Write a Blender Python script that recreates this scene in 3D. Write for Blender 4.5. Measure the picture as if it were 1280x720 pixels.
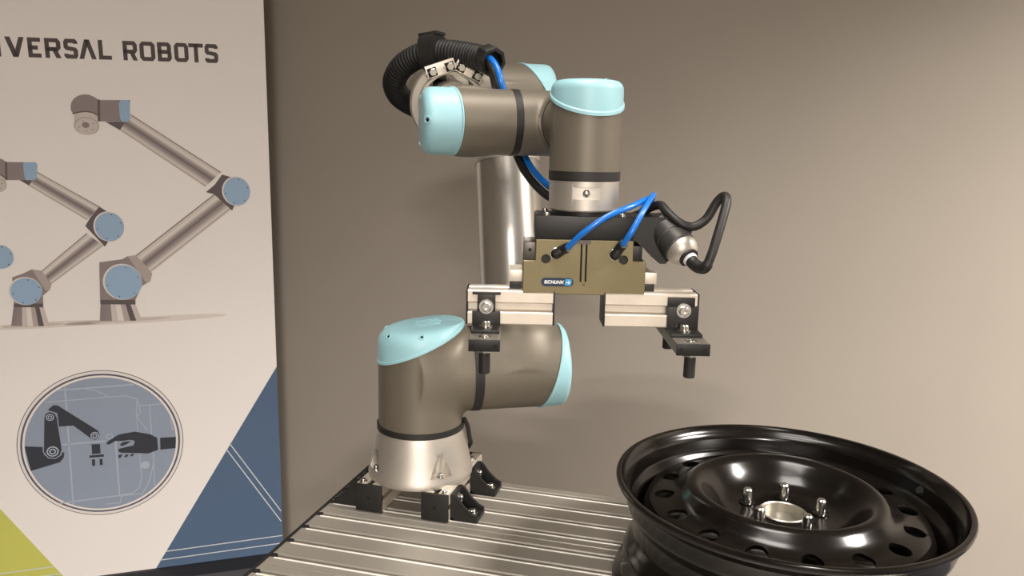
import bpy, bmesh, math, random
import numpy as np
from mathutils import Vector, Matrix

# ------------------------------------------------------------------ scene reset
for _o in list(bpy.data.objects):
    bpy.data.objects.remove(_o, do_unlink=True)
S = bpy.context.scene
COL = S.collection
TH = 0.85                                  # height of the table top above the floor (m)

def V(x, y, z): return Vector((x, y, z))
def T(p): return V(p[0] / 1000, p[1] / 1000, p[2] / 1000 + TH)   # table frame (mm) -> world (m)
rad = math.radians

# ------------------------------------------------------------------ camera
CAM_LOC = T((526.96, -789.45, 519.5))
_f = V(-0.25041204, 0.95146879, -0.17888807)
_r = V(0.96589795, 0.25809641, 0.02067328)
_u = V(-0.06584035, 0.16761079, 0.98365221)
cam_data = bpy.data.cameras.new('camera')
cam_data.sensor_width = 36
cam_data.lens = 36 * 999 / 1280
cam_data.clip_start = 0.02
cam = bpy.data.objects.new('camera', cam_data)
COL.objects.link(cam)
cam.matrix_world = Matrix(((_r.x, _u.x, -_f.x, CAM_LOC.x), (_r.y, _u.y, -_f.y, CAM_LOC.y),
                           (_r.z, _u.z, -_f.z, CAM_LOC.z), (0, 0, 0, 1)))
S.camera = cam

# ------------------------------------------------------------------ world, lights, exposure
S.view_settings.view_transform = 'Standard'
S.view_settings.look = 'None'
S.view_settings.gamma = 1
S.view_settings.use_curve_mapping = False
S.view_settings.exposure = 0.0
w = bpy.data.worlds.new('room_world'); S.world = w
w.use_nodes = True
w.node_tree.nodes['Background'].inputs[0].default_value = (1.0, 0.93, 0.85, 1)
w.node_tree.nodes['Background'].inputs[1].default_value = 0.05

def area(name, loc, size, power, col=(1.0, 0.86, 0.70), rot=(0, 0, 0), spread=180):
    l = bpy.data.lights.new(name, 'AREA'); l.shape = 'RECTANGLE'
    l.size, l.size_y = size; l.energy = power; l.color = col
    l.spread = rad(spread)
    o = bpy.data.objects.new(name, l); COL.objects.link(o)
    o.location = loc; o.rotation_euler = rot
    return o
LC = (1.0, 0.935, 0.865)
area('ceiling_lamp', (2.45, 0.15, 2.66), (0.6, 0.6), 148, LC, spread=131)
area('ceiling_lamp', (0.42, -0.85, 2.66), (0.6, 0.5), 8, LC, spread=125)
area('ceiling_lamp', (0.42, -0.15, 2.66), (0.6, 0.5), 8, LC, spread=125)
area('ceiling_lamp', (0.85, -2.65, 2.66), (0.6, 0.6), 16, LC)
area('ceiling_lamp', (2.05, -5.20, 2.66), (0.6, 0.6), 285, LC)
area('ceiling_lamp', (2.05, -6.80, 2.66), (0.6, 0.6), 380, LC)

# ------------------------------------------------------------------ materials
MATS = {}
def mat(name, col, rough=0.5, metal=0.0, spec=0.5, noise=0.0, nscale=40, bump=0.0, bscale=300, coat=0.0, stretch=None):
    m = bpy.data.materials.new(name); m.use_nodes = True
    nt = m.node_tree; b = nt.nodes['Principled BSDF']
    b.inputs['Base Color'].default_value = (*col, 1)
    b.inputs['Roughness'].default_value = rough
    b.inputs['Metallic'].default_value = metal
    b.inputs['Specular IOR Level'].default_value = spec
    b.inputs['Coat Weight'].default_value = coat
    b.inputs['Coat Roughness'].default_value = 0.08
    if noise or bump:
        tc = nt.nodes.new('ShaderNodeTexCoord'); mp = nt.nodes.new('ShaderNodeMapping')
        if stretch: mp.inputs['Scale'].default_value = stretch
        nt.links.new(tc.outputs['Object'], mp.inputs[0])
    if noise:
        n = nt.nodes.new('ShaderNodeTexNoise'); n.inputs['Scale'].default_value = nscale
        n.inputs['Detail'].default_value = 4
        r = nt.nodes.new('ShaderNodeValToRGB')
        r.color_ramp.elements[0].position = 0.3; r.color_ramp.elements[1].position = 0.7
        r.color_ramp.elements[0].color = (*[c * (1 - noise) for c in col], 1)
        r.color_ramp.elements[1].color = (*[min(1, c * (1 + noise)) for c in col], 1)
        nt.links.new(mp.outputs[0], n.inputs['Vector'])
        nt.links.new(n.outputs['Fac'], r.inputs[0]); nt.links.new(r.outputs[0], b.inputs['Base Color'])
    if bump:
        n2 = nt.nodes.new('ShaderNodeTexNoise'); n2.inputs['Scale'].default_value = bscale
        bp = nt.nodes.new('ShaderNodeBump'); bp.inputs['Strength'].default_value = bump
        bp.inputs['Distance'].default_value = 0.001
        nt.links.new(mp.outputs[0], n2.inputs['Vector'])
        nt.links.new(n2.outputs['Fac'], bp.inputs['Height']); nt.links.new(bp.outputs[0], b.inputs['Normal'])
    MATS[name] = m
    return m
def srgb(r, g, b):
    return tuple(((c / 255) / 12.92 if c / 255 <= 0.04045 else ((c / 255 + 0.055) / 1.055) ** 2.4) for c in (r, g, b))

mat('wall_paint', srgb(160, 152, 142), 0.85, noise=0.02, nscale=3, bump=0.05, bscale=120)
mat('carpet', srgb(52, 52, 56), 0.95, noise=0.25, nscale=400, bump=0.3, bscale=500)
mat('ceiling_paint', srgb(215, 210, 200), 0.9, noise=0.02, nscale=4)
mat('aluminium_board', srgb(178, 172, 162), 0.40, 0.55, noise=0.03, nscale=60, stretch=(0.02, 1, 1))
mat('painted_glint', srgb(246, 242, 234), 0.35, 0.3)  # glint along the table slots, put into a paler colour
mat('aluminium_profile', srgb(222, 213, 200), 0.42, 0.55, noise=0.03, nscale=60)
mat('aluminium_cast', srgb(200, 195, 187), 0.46, 0.85, noise=0.03, nscale=25)
mat('aluminium_tube', srgb(208, 204, 198), 0.26, 0.95, noise=0.03, nscale=30, stretch=(1, 1, 0.03))
mat('grey_cast', srgb(176, 170, 160), 0.5, 0.7)
mat('steel', srgb(205, 203, 198), 0.22, 1.0)
mat('taupe_paint', srgb(115, 108, 96), 0.46, 0.30, noise=0.02, nscale=200)
mat('blue_cap', srgb(157, 204, 214), 0.42, 0.0, noise=0.015, nscale=20)
mat('black_rubber', srgb(32, 30, 29), 0.55)
mat('hose_black', srgb(19, 18, 18), 0.6)
mat('black_plastic', srgb(26, 25, 24), 0.5, noise=0.1, nscale=80)
mat('black_anodised', srgb(35, 34, 33), 0.42, 0.3)
mat('bar_grey', srgb(120, 115, 108), 0.38, 0.5)
mat('sensor_grey', srgb(66, 64, 62), 0.45, 0.4)
mat('grey_anodised', srgb(92, 88, 83), 0.35, 0.6)
mat('hole_black', srgb(10, 10, 10), 0.8)
mat('gripper_bronze', srgb(126, 116, 86), 0.45, 0.45, noise=0.03, nscale=100)
mat('blue_tube', srgb(20, 112, 205), 0.28, 0, coat=0.3)
mat('black_cable', srgb(30, 28, 27), 0.5)
mat('wheel_black', srgb(15, 12, 10), 0.17, 0.0, spec=0.40, noise=0.1, nscale=30)
mat('hub_steel', srgb(188, 184, 174), 0.35, 0.9)
mat('logo_navy', srgb(14, 40, 72), 0.4)
mat('logo_white', srgb(235, 238, 240), 0.4)
mat('logo_cyan', srgb(60, 165, 220), 0.4)
mat('banner_white', srgb(246, 241, 238), 0.6, noise=0.008, nscale=3)
mat('print_letters', srgb(78, 66, 66), 0.6)
mat('print_blue', srgb(84, 106, 136), 0.55, noise=0.05, nscale=4)
mat('print_green', srgb(206, 206, 104), 0.55, noise=0.03, nscale=4)
mat('print_line', srgb(205, 212, 218), 0.6)
mat('print_disc', srgb(148, 160, 180), 0.6, noise=0.03, nscale=6)
mat('print_disc_line', srgb(176, 187, 202), 0.6)
mat('print_dark', srgb(52, 55, 66), 0.6)
mat('print_ring', srgb(88, 90, 108), 0.6)
mat('print_white', srgb(236, 230, 226), 0.6)
mat('print_cap', srgb(156, 186, 216), 0.6)
mat('print_taupe', srgb(146, 134, 134), 0.6)
mat('print_taupe_dark', srgb(98, 87, 89), 0.6)
mat('print_silver', srgb(210, 200, 195), 0.6)
mat('print_silver_light', srgb(232, 224, 219), 0.6)
mat('print_silver_mid', srgb(182, 169, 166), 0.6)
mat('print_silver_dark', srgb(142, 128, 130), 0.6)
mat('print_shadow', srgb(228, 219, 213), 0.6)
mat('print_shadow_dark', srgb(206, 195, 189), 0.6)
for _i in range(13):
    _t = _i / 12
    mat('print_tone_%d' % _i, srgb(96 + 144 * _t, 82 + 150 * _t, 84 + 142 * _t), 0.6)
mat('cassette', srgb(44, 44, 50), 0.45, 0.4)

# ------------------------------------------------------------------ mesh helpers
class MB:
    """collects shapes (world metres) and links them as one mesh object"""
    def __init__(s): s.bm = bmesh.new()
    def face(s, pts):
        return s.bm.faces.new([s.bm.verts.new(p) for p in pts])
    def box(s, c, h, ax=None, bevel=0.0):
        """centre c, half sizes h, axes ax (three unit vectors)"""
        ax = ax or (V(1, 0, 0), V(0, 1, 0), V(0, 0, 1))
        t = bmesh.new()
        vs = []
        for i in (-1, 1):
            for j in (-1, 1):
                for k in (-1, 1):
                    vs.append(t.verts.new(c + ax[0] * (h[0] * i) + ax[1] * (h[1] * j) + ax[2] * (h[2] * k)))
        for q in ((0, 1, 3, 2), (4, 6, 7, 5), (0, 4, 5, 1), (2, 3, 7, 6), (0, 2, 6, 4), (1, 5, 7, 3)):
            t.faces.new([vs[i] for i in q])
        if bevel:
            bmesh.ops.bevel(t, geom=t.edges[:], offset=bevel, segments=2, affect='EDGES', profile=0.6)
        s.merge(t); return s
    def merge(s, t):
        bmesh.ops.recalc_face_normals(t, faces=t.faces[:])
        me = bpy.data.meshes.new('tmp'); t.to_mesh(me); t.free()
        s.bm.from_mesh(me); bpy.data.meshes.remove(me)
    def rev(s, o, axis, ref, rings, seg=48, close0=True, close1=True, a0=0.0, a1=None):
        """revolve rings [(r, h)] about axis through o; r and h may be functions of the angle from ref"""
        axis = axis.normalized(); ref = (ref - axis * ref.dot(axis)).normalized(); oth = axis.cross(ref)
        t = bmesh.new(); rows = []
        for (r, h) in rings:
            row = []
            for i in range(seg):
                p = 2 * math.pi * i / seg
                rr = r(p) if callable(r) else r
                hh = h(p) if callable(h) else h
                row.append(t.verts.new(o + (ref * math.cos(p) + oth * math.sin(p)) * rr + axis * hh))
            rows.append(row)
        for A, B in zip(rows, rows[1:]):
            for i in range(seg):
                t.faces.new((A[i], A[(i + 1) % seg], B[(i + 1) % seg], B[i]))
        if close0: t.faces.new(rows[0][::-1])
        if close1: t.faces.new(rows[-1])
        s.merge(t); return s
    def cyl(s, p0, p1, r, seg=24, r1=None, cham=0.0):
        d = p1 - p0; L = d.length
        ref = V(1, 0, 0) if abs(d.normalized().x) < 0.9 else V(0, 1, 0)
        r1 = r if r1 is None else r1
        rings = [(r, 0), (r1, L)] if not cham else [(r - cham, 0), (r, cham), (r1, L - cham), (r1 - cham, L)]
        return s.rev(p0, d, ref, rings, seg)
    def prism(s, pts, ext):
        """closed polygon (world points) extruded by vector ext"""
        t = bmesh.new()
        A = [t.verts.new(p) for p in pts]; B = [t.verts.new(p + ext) for p in pts]
        n = len(pts)
        t.faces.new(A); t.faces.new(B[::-1])
        for i in range(n): t.faces.new((A[i], B[i], B[(i + 1) % n], A[(i + 1) % n]))
        s.merge(t); return s
    def tube(s, pts, r, seg=12, rfun=None, caps=True):
        t = bmesh.new(); rows = []; up = None
        n = len(pts)
        for i, p in enumerate(pts):
            d = (pts[min(i + 1, n - 1)] - pts[max(i - 1, 0)]).normalized()
            if up is None:
                up = d.orthogonal().normalized()
            else:
                up = (up - d * up.dot(d)).normalized()
            sd = d.cross(up)
            rr = rfun(i) if rfun else r
            rows.append([t.verts.new(p + (up * math.cos(2 * math.pi * k / seg) + sd * math.sin(2 * math.pi * k / seg)) * rr) for k in range(seg)])
        for A, B in zip(rows, rows[1:]):
            for i in range(seg):
                t.faces.new((A[i], A[(i + 1) % seg], B[(i + 1) % seg], B[i]))
        if caps: t.faces.new(rows[0][::-1]); t.faces.new(rows[-1])
        s.merge(t); return s
    def build(s, name, m, parent=None, smooth=True, angle=32):
        me = bpy.data.meshes.new(name)
        org = parent_org(parent) if parent else V(0, 0, 0)
        if not parent:
            lo = V(*[min(v.co[i] for v in s.bm.verts) for i in range(3)]); hi = V(*[max(v.co[i] for v in s.bm.verts) for i in range(3)])
            org = V((lo.x + hi.x) / 2, (lo.y + hi.y) / 2, lo.z)
        bmesh.ops.translate(s.bm, verts=s.bm.verts[:], vec=-org)
        s.bm.to_mesh(me); s.bm.free()
        if smooth:
            me.shade_smooth(); me.set_sharp_from_angle(angle=rad(angle))
        me.materials.append(MATS[m])
        o = bpy.data.objects.new(name, me); COL.objects.link(o)
        if parent: o.parent = parent
        else: o.location = org
        ORG[o.name] = org
        return o
ORG = {}
def parent_org(p): return ORG[p.name]
def empty(name, loc):
    o = bpy.data.objects.new(name, None); COL.objects.link(o); o.location = loc
    o.empty_display_size = 0.05; ORG[o.name] = Vector(loc)
    return o
def tag(o, label=None, cat=None, group=None, kind=None):
    if label: o['label'] = label
    if cat: o['category'] = cat
    if group: o['group'] = group
    if kind: o['kind'] = kind
    return o
def spline(pts, step=0.003):
    """Catmull-Rom through world points, resampled"""
    P = [pts[0] * 2 - pts[1]] + list(pts) + [pts[-1] * 2 - pts[-2]]
    out = []
    for i in range(1, len(P) - 2):
        p0, p1, p2, p3 = P[i - 1:i + 3]
        n = max(2, int((p2 - p1).length / step))
        for k in range(n):
            t = k / n
            out.append(0.5 * ((2 * p1) + (p2 - p0) * t + (2 * p0 - 5 * p1 + 4 * p2 - p3) * t * t + (3 * p1 - p0 - 3 * p2 + p3) * t ** 3))
    out.append(pts[-1])
    return out
def cut(obj, cutter_mb):
    """boolean difference baked into obj's mesh"""
    me = bpy.data.meshes.new('cutter'); cutter_mb.bm.to_mesh(me); cutter_mb.bm.free()
    c = bpy.data.objects.new('cutter', me); COL.objects.link(c)
    c.location = ORG[obj.name] * -1 if obj.parent else -ORG[obj.name]
    bpy.context.view_layer.update()
    par, loc = obj.parent, obj.location.copy()
    obj.parent = None; obj.location = (0, 0, 0)
    md = obj.modifiers.new('b', 'BOOLEAN'); md.object = c; md.operation = 'DIFFERENCE'; md.solver = 'EXACT'
    bpy.context.view_layer.update()
    dg = bpy.context.evaluated_depsgraph_get()
    nm = bpy.data.meshes.new_from_object(obj.evaluated_get(dg))
    obj.modifiers.clear(); old = obj.data; obj.data = nm; nm.name = old.name
    nm.shade_smooth(); nm.set_sharp_from_angle(angle=rad(32))
    obj.parent = par; obj.location = loc
    bpy.data.objects.remove(c, do_unlink=True)
X, Y, Z = V(1, 0, 0), V(0, 1, 0), V(0, 0, 1)
def tee(name, m, parent, cyls, planes, k=0.008, voxel=0.0026):
    """cast housing: cylinders (o, axis, r, h0, h1) blended softly into one skin, then cut by planes (point, outward normal)"""
    mb = MB()
    for o, ax, r, h0, h1 in cyls: mb.cyl(o + ax * h0, o + ax * h1, r, 48)
    me = bpy.data.meshes.new('tee'); mb.bm.to_mesh(me); mb.bm.free()
    ob = bpy.data.objects.new('tee', me); COL.objects.link(ob)
    md = ob.modifiers.new('r', 'REMESH'); md.mode = 'VOXEL'; md.voxel_size = voxel
    bpy.context.view_layer.update()
    em = bpy.data.meshes.new_from_object(ob.evaluated_get(bpy.context.evaluated_depsgraph_get()))
    bpy.data.objects.remove(ob, do_unlink=True)
    P = np.empty(len(em.vertices) * 3); em.vertices.foreach_get('co', P); P = P.reshape(-1, 3)
    C = [(np.array(o), np.array(ax.normalized()), r, h0, h1) for o, ax, r, h0, h1 in cyls]
    def sdf(Q):
        d = None
        for o, ax, r, h0, h1 in C:
            q = Q - o; h = q @ ax; rd = np.linalg.norm(q - h[:, None] * ax, axis=1)
            e = np.maximum(rd - r, np.maximum(h - h1, h0 - h))
            if d is None: d = e
            else:
                t = np.clip(.5 + .5 * (e - d) / k, 0, 1); d = e * (1 - t) + d * t - k * t * (1 - t)
        return d
    for it in range(4):
        d = sdf(P); g_ = np.empty_like(P)
        for i in range(3):
            e = np.zeros(3); e[i] = 2e-4; g_[:, i] = (sdf(P + e) - sdf(P - e)) / 4e-4
        n2 = np.maximum((g_ ** 2).sum(1), .2)
        P = P - np.clip(d / n2, -.004, .004)[:, None] * g_
    em.vertices.foreach_set('co', P.ravel())
    out = MB(); out.bm.from_mesh(em); bpy.data.meshes.remove(em)
    for pt, nv in planes:
        geo = out.bm.verts[:] + out.bm.edges[:] + out.bm.faces[:]
        bmesh.ops.bisect_plane(out.bm, geom=geo, plane_co=pt, plane_no=nv, clear_outer=True)
        ed = [e for e in out.bm.edges if e.is_boundary and all(abs((v.co - pt).dot(nv.normalized())) < 1e-5 for v in e.verts)]
        if ed: bmesh.ops.holes_fill(out.bm, edges=ed, sides=0)
    return out.build(name, m, parent, angle=40)

# ================================================================== THE ROOM
RX0, RX1, RY0, RY1, RH = -3.0, 3.2, -8.0, 1.42, 2.70
def slab(name, m, lo, hi):
    lo, hi = Vector(lo), Vector(hi)
    return tag(MB().box((lo + hi) / 2, (hi - lo) / 2).build(name, m, smooth=False), kind='structure')
slab('floor', 'carpet', (RX0, RY0, -0.1), (RX1, RY1, 0))
slab('wall_back', 'wall_paint', (RX0 - .1, RY1, -0.1), (RX1 + .1, RY1 + 0.1, RH))
slab('wall_left', 'wall_paint', (RX0 - .1, RY0, -0.1), (RX0, RY1, RH))
slab('wall_right', 'wall_paint', (RX1, RY0, -0.1), (RX1 + .1, RY1, RH))
slab('wall_front', 'wall_paint', (RX0 - .1, RY0 - .1, -0.1), (RX1 + .1, RY0, RH))
slab('ceiling', 'ceiling_paint', (RX0 - .1, RY0 - .1, RH), (RX1 + .1, RY1 + .1, RH + .1))

# ================================================================== TABLE of slotted aluminium profiles
table = tag(empty('work_table', V(0.4, 0.02, 0)), 'table with a top of slotted aluminium profiles carrying the robot arm', 'table')
TX0, TX1 = 0.0, 0.800
def slot_top(yc, n):
    """slot outline at y = yc as (y, z) going in +y, top at z = 0 (mm)"""
    return [(yc - 4.2, -1), (yc - 3.4, -1.8), (yc - 3.4, -4.5), (yc + 3.4, -4.5), (yc + 3.4, -1.8), (yc + 4.6, -.2), (yc + 6.0, -.2), (yc + 7.4, -1)]
def board_outline(y0):
    o = [(y0 + 0.35, -1.8), (y0 + 1.1, -1)]
    for i in range(4): o += slot_top(y0 + 20 + 40 * i, i)
    o += [(y0 + 158.9, -1), (y0 + 159.65, -1.8), (y0 + 159.65, -40), (y0 + 0.35, -40)]
    return o
for bi in range(4):
    y0 = 340 - 160 * (bi + 1)
    b = MB(); b.prism([T((0.5, y, z)) for y, z in board_outline(y0)], V(TX1 - 0.001, 0, 0))
    bo = b.build('tabletop_board', 'aluminium_board', table, smooth=False)
    for i in range(4):
        yc = y0 + 20 + 40 * i
        MB().box(T((3.5, yc, -7.0)), (0.0038, 0.0042, 0.0066)).build('slot_plug', 'black_plastic', table, smooth=False)
        MB().prism([T((7.4, y, z)) for y, z in ((yc - 7.0, -1.2), (yc - 7.0, -.95), (yc - 5.6, -.05), (yc - 4.6, -.1), (yc - 3.5, -1.2))], V(TX1 - .008, 0, 0)).build('slot_glint', 'painted_glint', bo, smooth=False)  # added pale strip: painted glint on the slot's near side
for x in (-1.6, 801.6):
    tag(MB().box(T((x, 20, -20.2 if x > 0 else -19.7)), (0.002, 0.320, 0.020)).build('edge_strip', 'black_plastic', table, smooth=False), 'thin black strip along the table edge')
for x in (70, 730):
    for y in (-250, 290):
        MB().box(V(x / 1000, y / 1000, 0.395), (0.02, 0.02, 0.375), bevel=0.002).build('leg', 'aluminium_profile', table, smooth=False)
        MB().cyl(V(x / 1000, y / 1000, 0), V(x / 1000, y / 1000, 0.02), 0.025).build('foot', 'black_rubber', table)
for y in (-250, 290):
    MB().box(T((400, y, -60)), (0.31, 0.02, 0.02)).build('cross_beam', 'aluminium_profile', table, smooth=False)
for x in (70, 730):
    MB().box(T((x, 20, -60)), (0.02, 0.25, 0.02)).build('side_beam', 'aluminium_profile', table, smooth=False)

# ================================================================== MOUNTING RAILS under the robot
def rail_profile(xc, zc, hs=20.0, w_=4.0):
    """square profile outline with one slot per side, (x, z) mm"""
    q = []
    side = [(-hs + 1, -hs), (-w_ - 1, -hs), (-w_, -hs + 1), (-w_, -hs + 4), (-8, -hs + 4), (-8, -hs + 7), (-4, -hs + 10), (4, -hs + 10), (8, -hs + 7), (8, -hs + 4), (w_, -hs + 4), (w_, -hs + 1), (w_ + 1, -hs), (hs - 1, -hs)]
    for k in range(4):
        c, s_ = [(1, 0), (0, 1), (-1, 0), (0, -1)][k]
        q += [(xc + c * a_ - s_ * b_, zc + s_ * a_ + c * b_) for a_, b_ in side]
    return q
def bolt(mb, p, n, r=0.0045, h=0.004):
    """socket head with washer and a dark socket"""
    mb.cyl(p, p + n * (h * 0.25), r * 1.5, 20)
    mb.rev(p, n, n.orthogonal(), [(r, 0), (r, h * 0.85), (r * 0.86, h), (r * 0.45, h), (r * 0.45, h * 0.5)], 18, True, True)
    return mb
def angle_bracket(parent, xc, yc, sx):
    """die-cast gusset beside a rail: foot plate, upright plate, two ribs; sx = side it points to"""
    b = MB()
    o = T((xc, yc, 0))
    b.box(o + V(sx * .0195, 0, .0030), (.0195, .0185, .0030), bevel=.0012)
    b.box(o + V(sx * .0030, 0, .0190), (.0030, .0185, .0190), bevel=.0012)
    for dy in (-.0165, .0165):
        prof = [(.003, .003), (.038, .003), (.0385, .009), (.030, .013), (.018, .024), (.011, .034), (.006, .038), (.003, .038)]
        b.prism([o + V(sx * px, dy - .0022, pz) for px, pz in prof], V(0, .0044, 0))
    bo = b.build('angle_bracket', 'black_plastic', parent)
    bolt(MB(), o + V(sx * .0062, 0, .0265), V(sx, 0, 0), .0055, .006).build('bracket_bolt', 'steel', bo)
    bolt(MB(), o + V(sx * .026, 0, .0062), V(0, 0, 1), .0055, .006).build('bracket_bolt', 'steel', bo)
for i, (xc, lab) in enumerate(((67, 'short slotted aluminium rail with black end cap under the left side of the robot foot'),
                               (166, 'short slotted aluminium rail with black end cap under the right side of the robot foot'))):
    rail = tag(empty('mounting_rail', T((xc, 265, 0))), lab, 'rail', 'rails under the robot foot')
    MB().prism([T((x_, 188, z_)) for x_, z_ in rail_profile(xc, 20.2)], V(0, .156, 0)).build('profile', 'aluminium_profile', rail, smooth=False)
    for y in (186.5, 345.5):
        MB().box(T((xc, y, 20.1)), (.0200, .0016, .0200), bevel=.0008).build('end_cap', 'black_plastic', rail)
        MB().cyl(T((xc, y + (-1.5 if y < 200 else 1.5), 20)), T((xc, y + (-1.9 if y < 200 else 1.9), 20)), .003).build('cap_dimple', 'hole_black', rail)
    sx = -1 if i == 0 else 1
    for yb in (212, 302):
        angle_bracket(rail, xc + sx * 20.2, yb, sx)

# ================================================================== ROBOT ARM
PHI = rad(28)
a = V(math.cos(PHI), math.sin(PHI), 0)          # shoulder axis (right, slightly away)
b_ = V(math.sin(PHI), -math.cos(PHI), 0)        # towards the camera
J1 = T((118, 256, 0))
robot = tag(empty('robot_arm', J1 + V(0, 0, .0404)), 'taupe and silver jointed robot arm with light blue joint caps bolted on the table', 'robot arm')
mm = 0.001
def R_(name, m, o, axis, ref, rings, seg=56, parent=None, **k):
    return MB().rev(o, axis, ref, [((r_ * mm if not callable(r_) else (lambda p, q=r_: q(p) * mm)), (h_ * mm if not callable(h_) else (lambda p, q=h_: q(p) * mm))) for r_, h_ in rings], seg, **k).build(name, m, parent or robot)

# -- foot casting with four bolt pockets
foot = R_('base_casting', 'aluminium_cast', J1, Z, X, [(60, 40.4), (75.5, 40.4), (76, 42), (76, 47), (75, 50), (70.5, 72), (66.5, 92), (64, 104), (62.5, 110)], 72)
cm = MB()
for k in range(4):
    an = rad(-45 + 90 * k); d = V(math.cos(an), math.sin(an), 0)
    cm.rev(J1 + d * .0770, Z, X, [(.0175, .056), (.0115, .078), (.0050, .103)], 28)
cut(foot, cm)
for k in range(4):
    an = rad(-45 + 90 * k); d = V(math.cos(an), math.sin(an), 0)
    bolt(MB(), J1 + d * .0690 + Z * .056, Z, .0040, .005).build('foot_bolt', 'steel', robot)
for sgn in (-1, 1):
    for yy in (-62, 62):
        bolt(MB(), J1 + V(sgn * .056 if False else (-.051 - .012 if sgn < 0 else .048 + .012), yy * mm, .0402), Z, .004, .004).build('rail_screw', 'steel', robot)
R_('base_seal', 'black_rubber', J1, Z, X, [(61, 109.5), (63.2, 109.8), (63.2, 117.8), (61, 118.2)])

# -- base joint housing, cap
SZ = 193
J2 = J1 + Z * (SZ * mm)
tee('shoulder_housing', 'taupe_paint', robot, [(J1, Z, .061, .105, .290), (J2, a, .0605, 0, .085)],
    [(J1 + Z * .1182, -Z), (J1 + Z * .2365, (Z - a * (26 / 61)).normalized()), (J2 + a * .0705, a)], k=.014)
def cap_part(name, o, axis, ref, r, seam, end, rnd=11, lip=1.6, top_in=0.80, tilt=None):
    tl = tilt or (lambda p: 0)
    E_ = lambda p: end + tl(p) * (1 - rnd / r)
    SG = 1 if end > (seam(0) + seam(math.pi)) / 2 else -1
    rings = [(r - 1, lambda p: seam(p) - 1.0), (r + lip, lambda p: seam(p) - 1.0), (r + lip, lambda p: seam(p) + 2.2 * SG),
             (r + lip * 0.2, lambda p: seam(p) + 3.6 * SG)]
    sg = 1 if end > (seam(0) + seam(math.pi)) / 2 else -1
    def hh(f): return lambda p: max(min(seam(p) * sg + 4.2, E_(p) * sg - 0.2), E_(p) * sg - rnd * (1 - f)) * sg
    for f in (0, .30, .55, .76, .91, 1.0):
        th = math.asin(min(1, f))
        rings.append(((lambda p, th=th: r + lip * .15 - min(rnd, max(1.0, (E_(p) - seam(p)) * sg - 3)) * (1 - math.cos(th))), (hh(f))))
    for q_ in (.66, .33, .02): rings.append((r * (1 - rnd / r) * q_, lambda p, q_=q_: end + tl(p) * q_ * (1 - rnd / r) + 0.9 * sg * (1 - q_)))
    return R_(name, 'blue_cap', o, axis, ref, rings, 64)
def screw_dimple(parent, p, n, r=.0032):
    mb = MB(); mb.rev(p - n * .0016, n, n.orthogonal(), [(r * 1.35, 0), (r * 1.35, .0018), (r, .0021), (r * .9, .0010)], 16)
    o = mb.build('screw_recess', 'blue_cap', parent)
    MB().cyl(p - n * .0008, p + n * .0002, r * .6, 10).build('cap_screw', 'hole_black', parent)
    return o
c1 = cap_part('shoulder_cap', J1, Z, a, 61, lambda p: 236 + 27 * math.cos(p), 262, rnd=20, tilt=lambda p: 8 * math.cos(p))
for k, dd in enumerate((-16, -8, 0, 8, 16)):
    o_ = J1 + a * .010 + b_ * (dd * mm) + Z * (.2626 + .0006)
    MB().box(o_, (.020 - abs(dd) * .0003, .0014, .0011), ((a + Z * .13).normalized(), b_, (Z - a * .13).normalized()), bevel=.0005).build('vent_rib', 'blue_cap', c1)
for an in (-150, -95, 150, 95):
    d = a * math.cos(rad(an)) - b_ * math.sin(rad(an))
    screw_dimple(c1, J1 + d * .0555 + Z * (.2565 + .0055 * math.cos(rad(an))), (d * .72 + Z * .69).normalized())

# -- shoulder lift joint, upper arm
THU = rad(17); LU = 410
arm = Z * math.cos(THU) - b_ * math.sin(THU)
R_('shoulder_seal', 'black_rubber', J2, a, Z, [(59, 70), (62, 70.5), (62, 82.5), (59, 83)])
U = J2 + a * .143
tee('upper_arm_housing', 'taupe_paint', robot, [(J2, a, .061, .060, .235), (U, arm, .0560, 0, .110)],
    [(J2 + a * .083, -a), (J2 + a * .189, (a - Z * (15 / 61)).normalized()), (U + arm * .094, arm)], k=.014)
c2 = cap_part('upper_arm_cap', J2, a, Z, 61, lambda p: 189 + 15.5 * math.cos(p), 212, rnd=10)
for an in (60, -60, 180):
    d = Z * math.cos(rad(an)) + b_ * math.sin(rad(an))
    screw_dimple(c2, J2 + d * .056 + a * .2085, (d * .75 + a * .66).normalized())
R_('upper_arm_tube', 'aluminium_tube', U, arm, a, [(44, 90), (48.5, 91), (48.5, LU - 102), (44, LU - 101)], 64)
R_('tube_collar', 'aluminium_cast', U, arm, a, [(46, LU - 103), (49.6, LU - 102.5), (49.6, LU - 76), (46, LU - 75)], 64)

# -- elbow
EL = U + arm * (LU * mm)
tee('elbow_housing', 'taupe_paint', robot, [(EL, a, .054, -.070, .095), (EL, -arm, .050, 0, .090)],
    [(EL - a * .054, -a), (EL + a * .050, (a + arm * (29 / 54)).normalized()), (EL - arm * .076, -arm)], k=.016)
cap_part('elbow_cap', EL, a, arm, 54, lambda p: 50 - 29.5 * math.cos(p), 73, rnd=12)
R_('elbow_seal', 'black_rubber', EL, a, arm, [(50, -54), (54.6, -54.5), (54.6, -63.5), (50, -64)])

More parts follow.
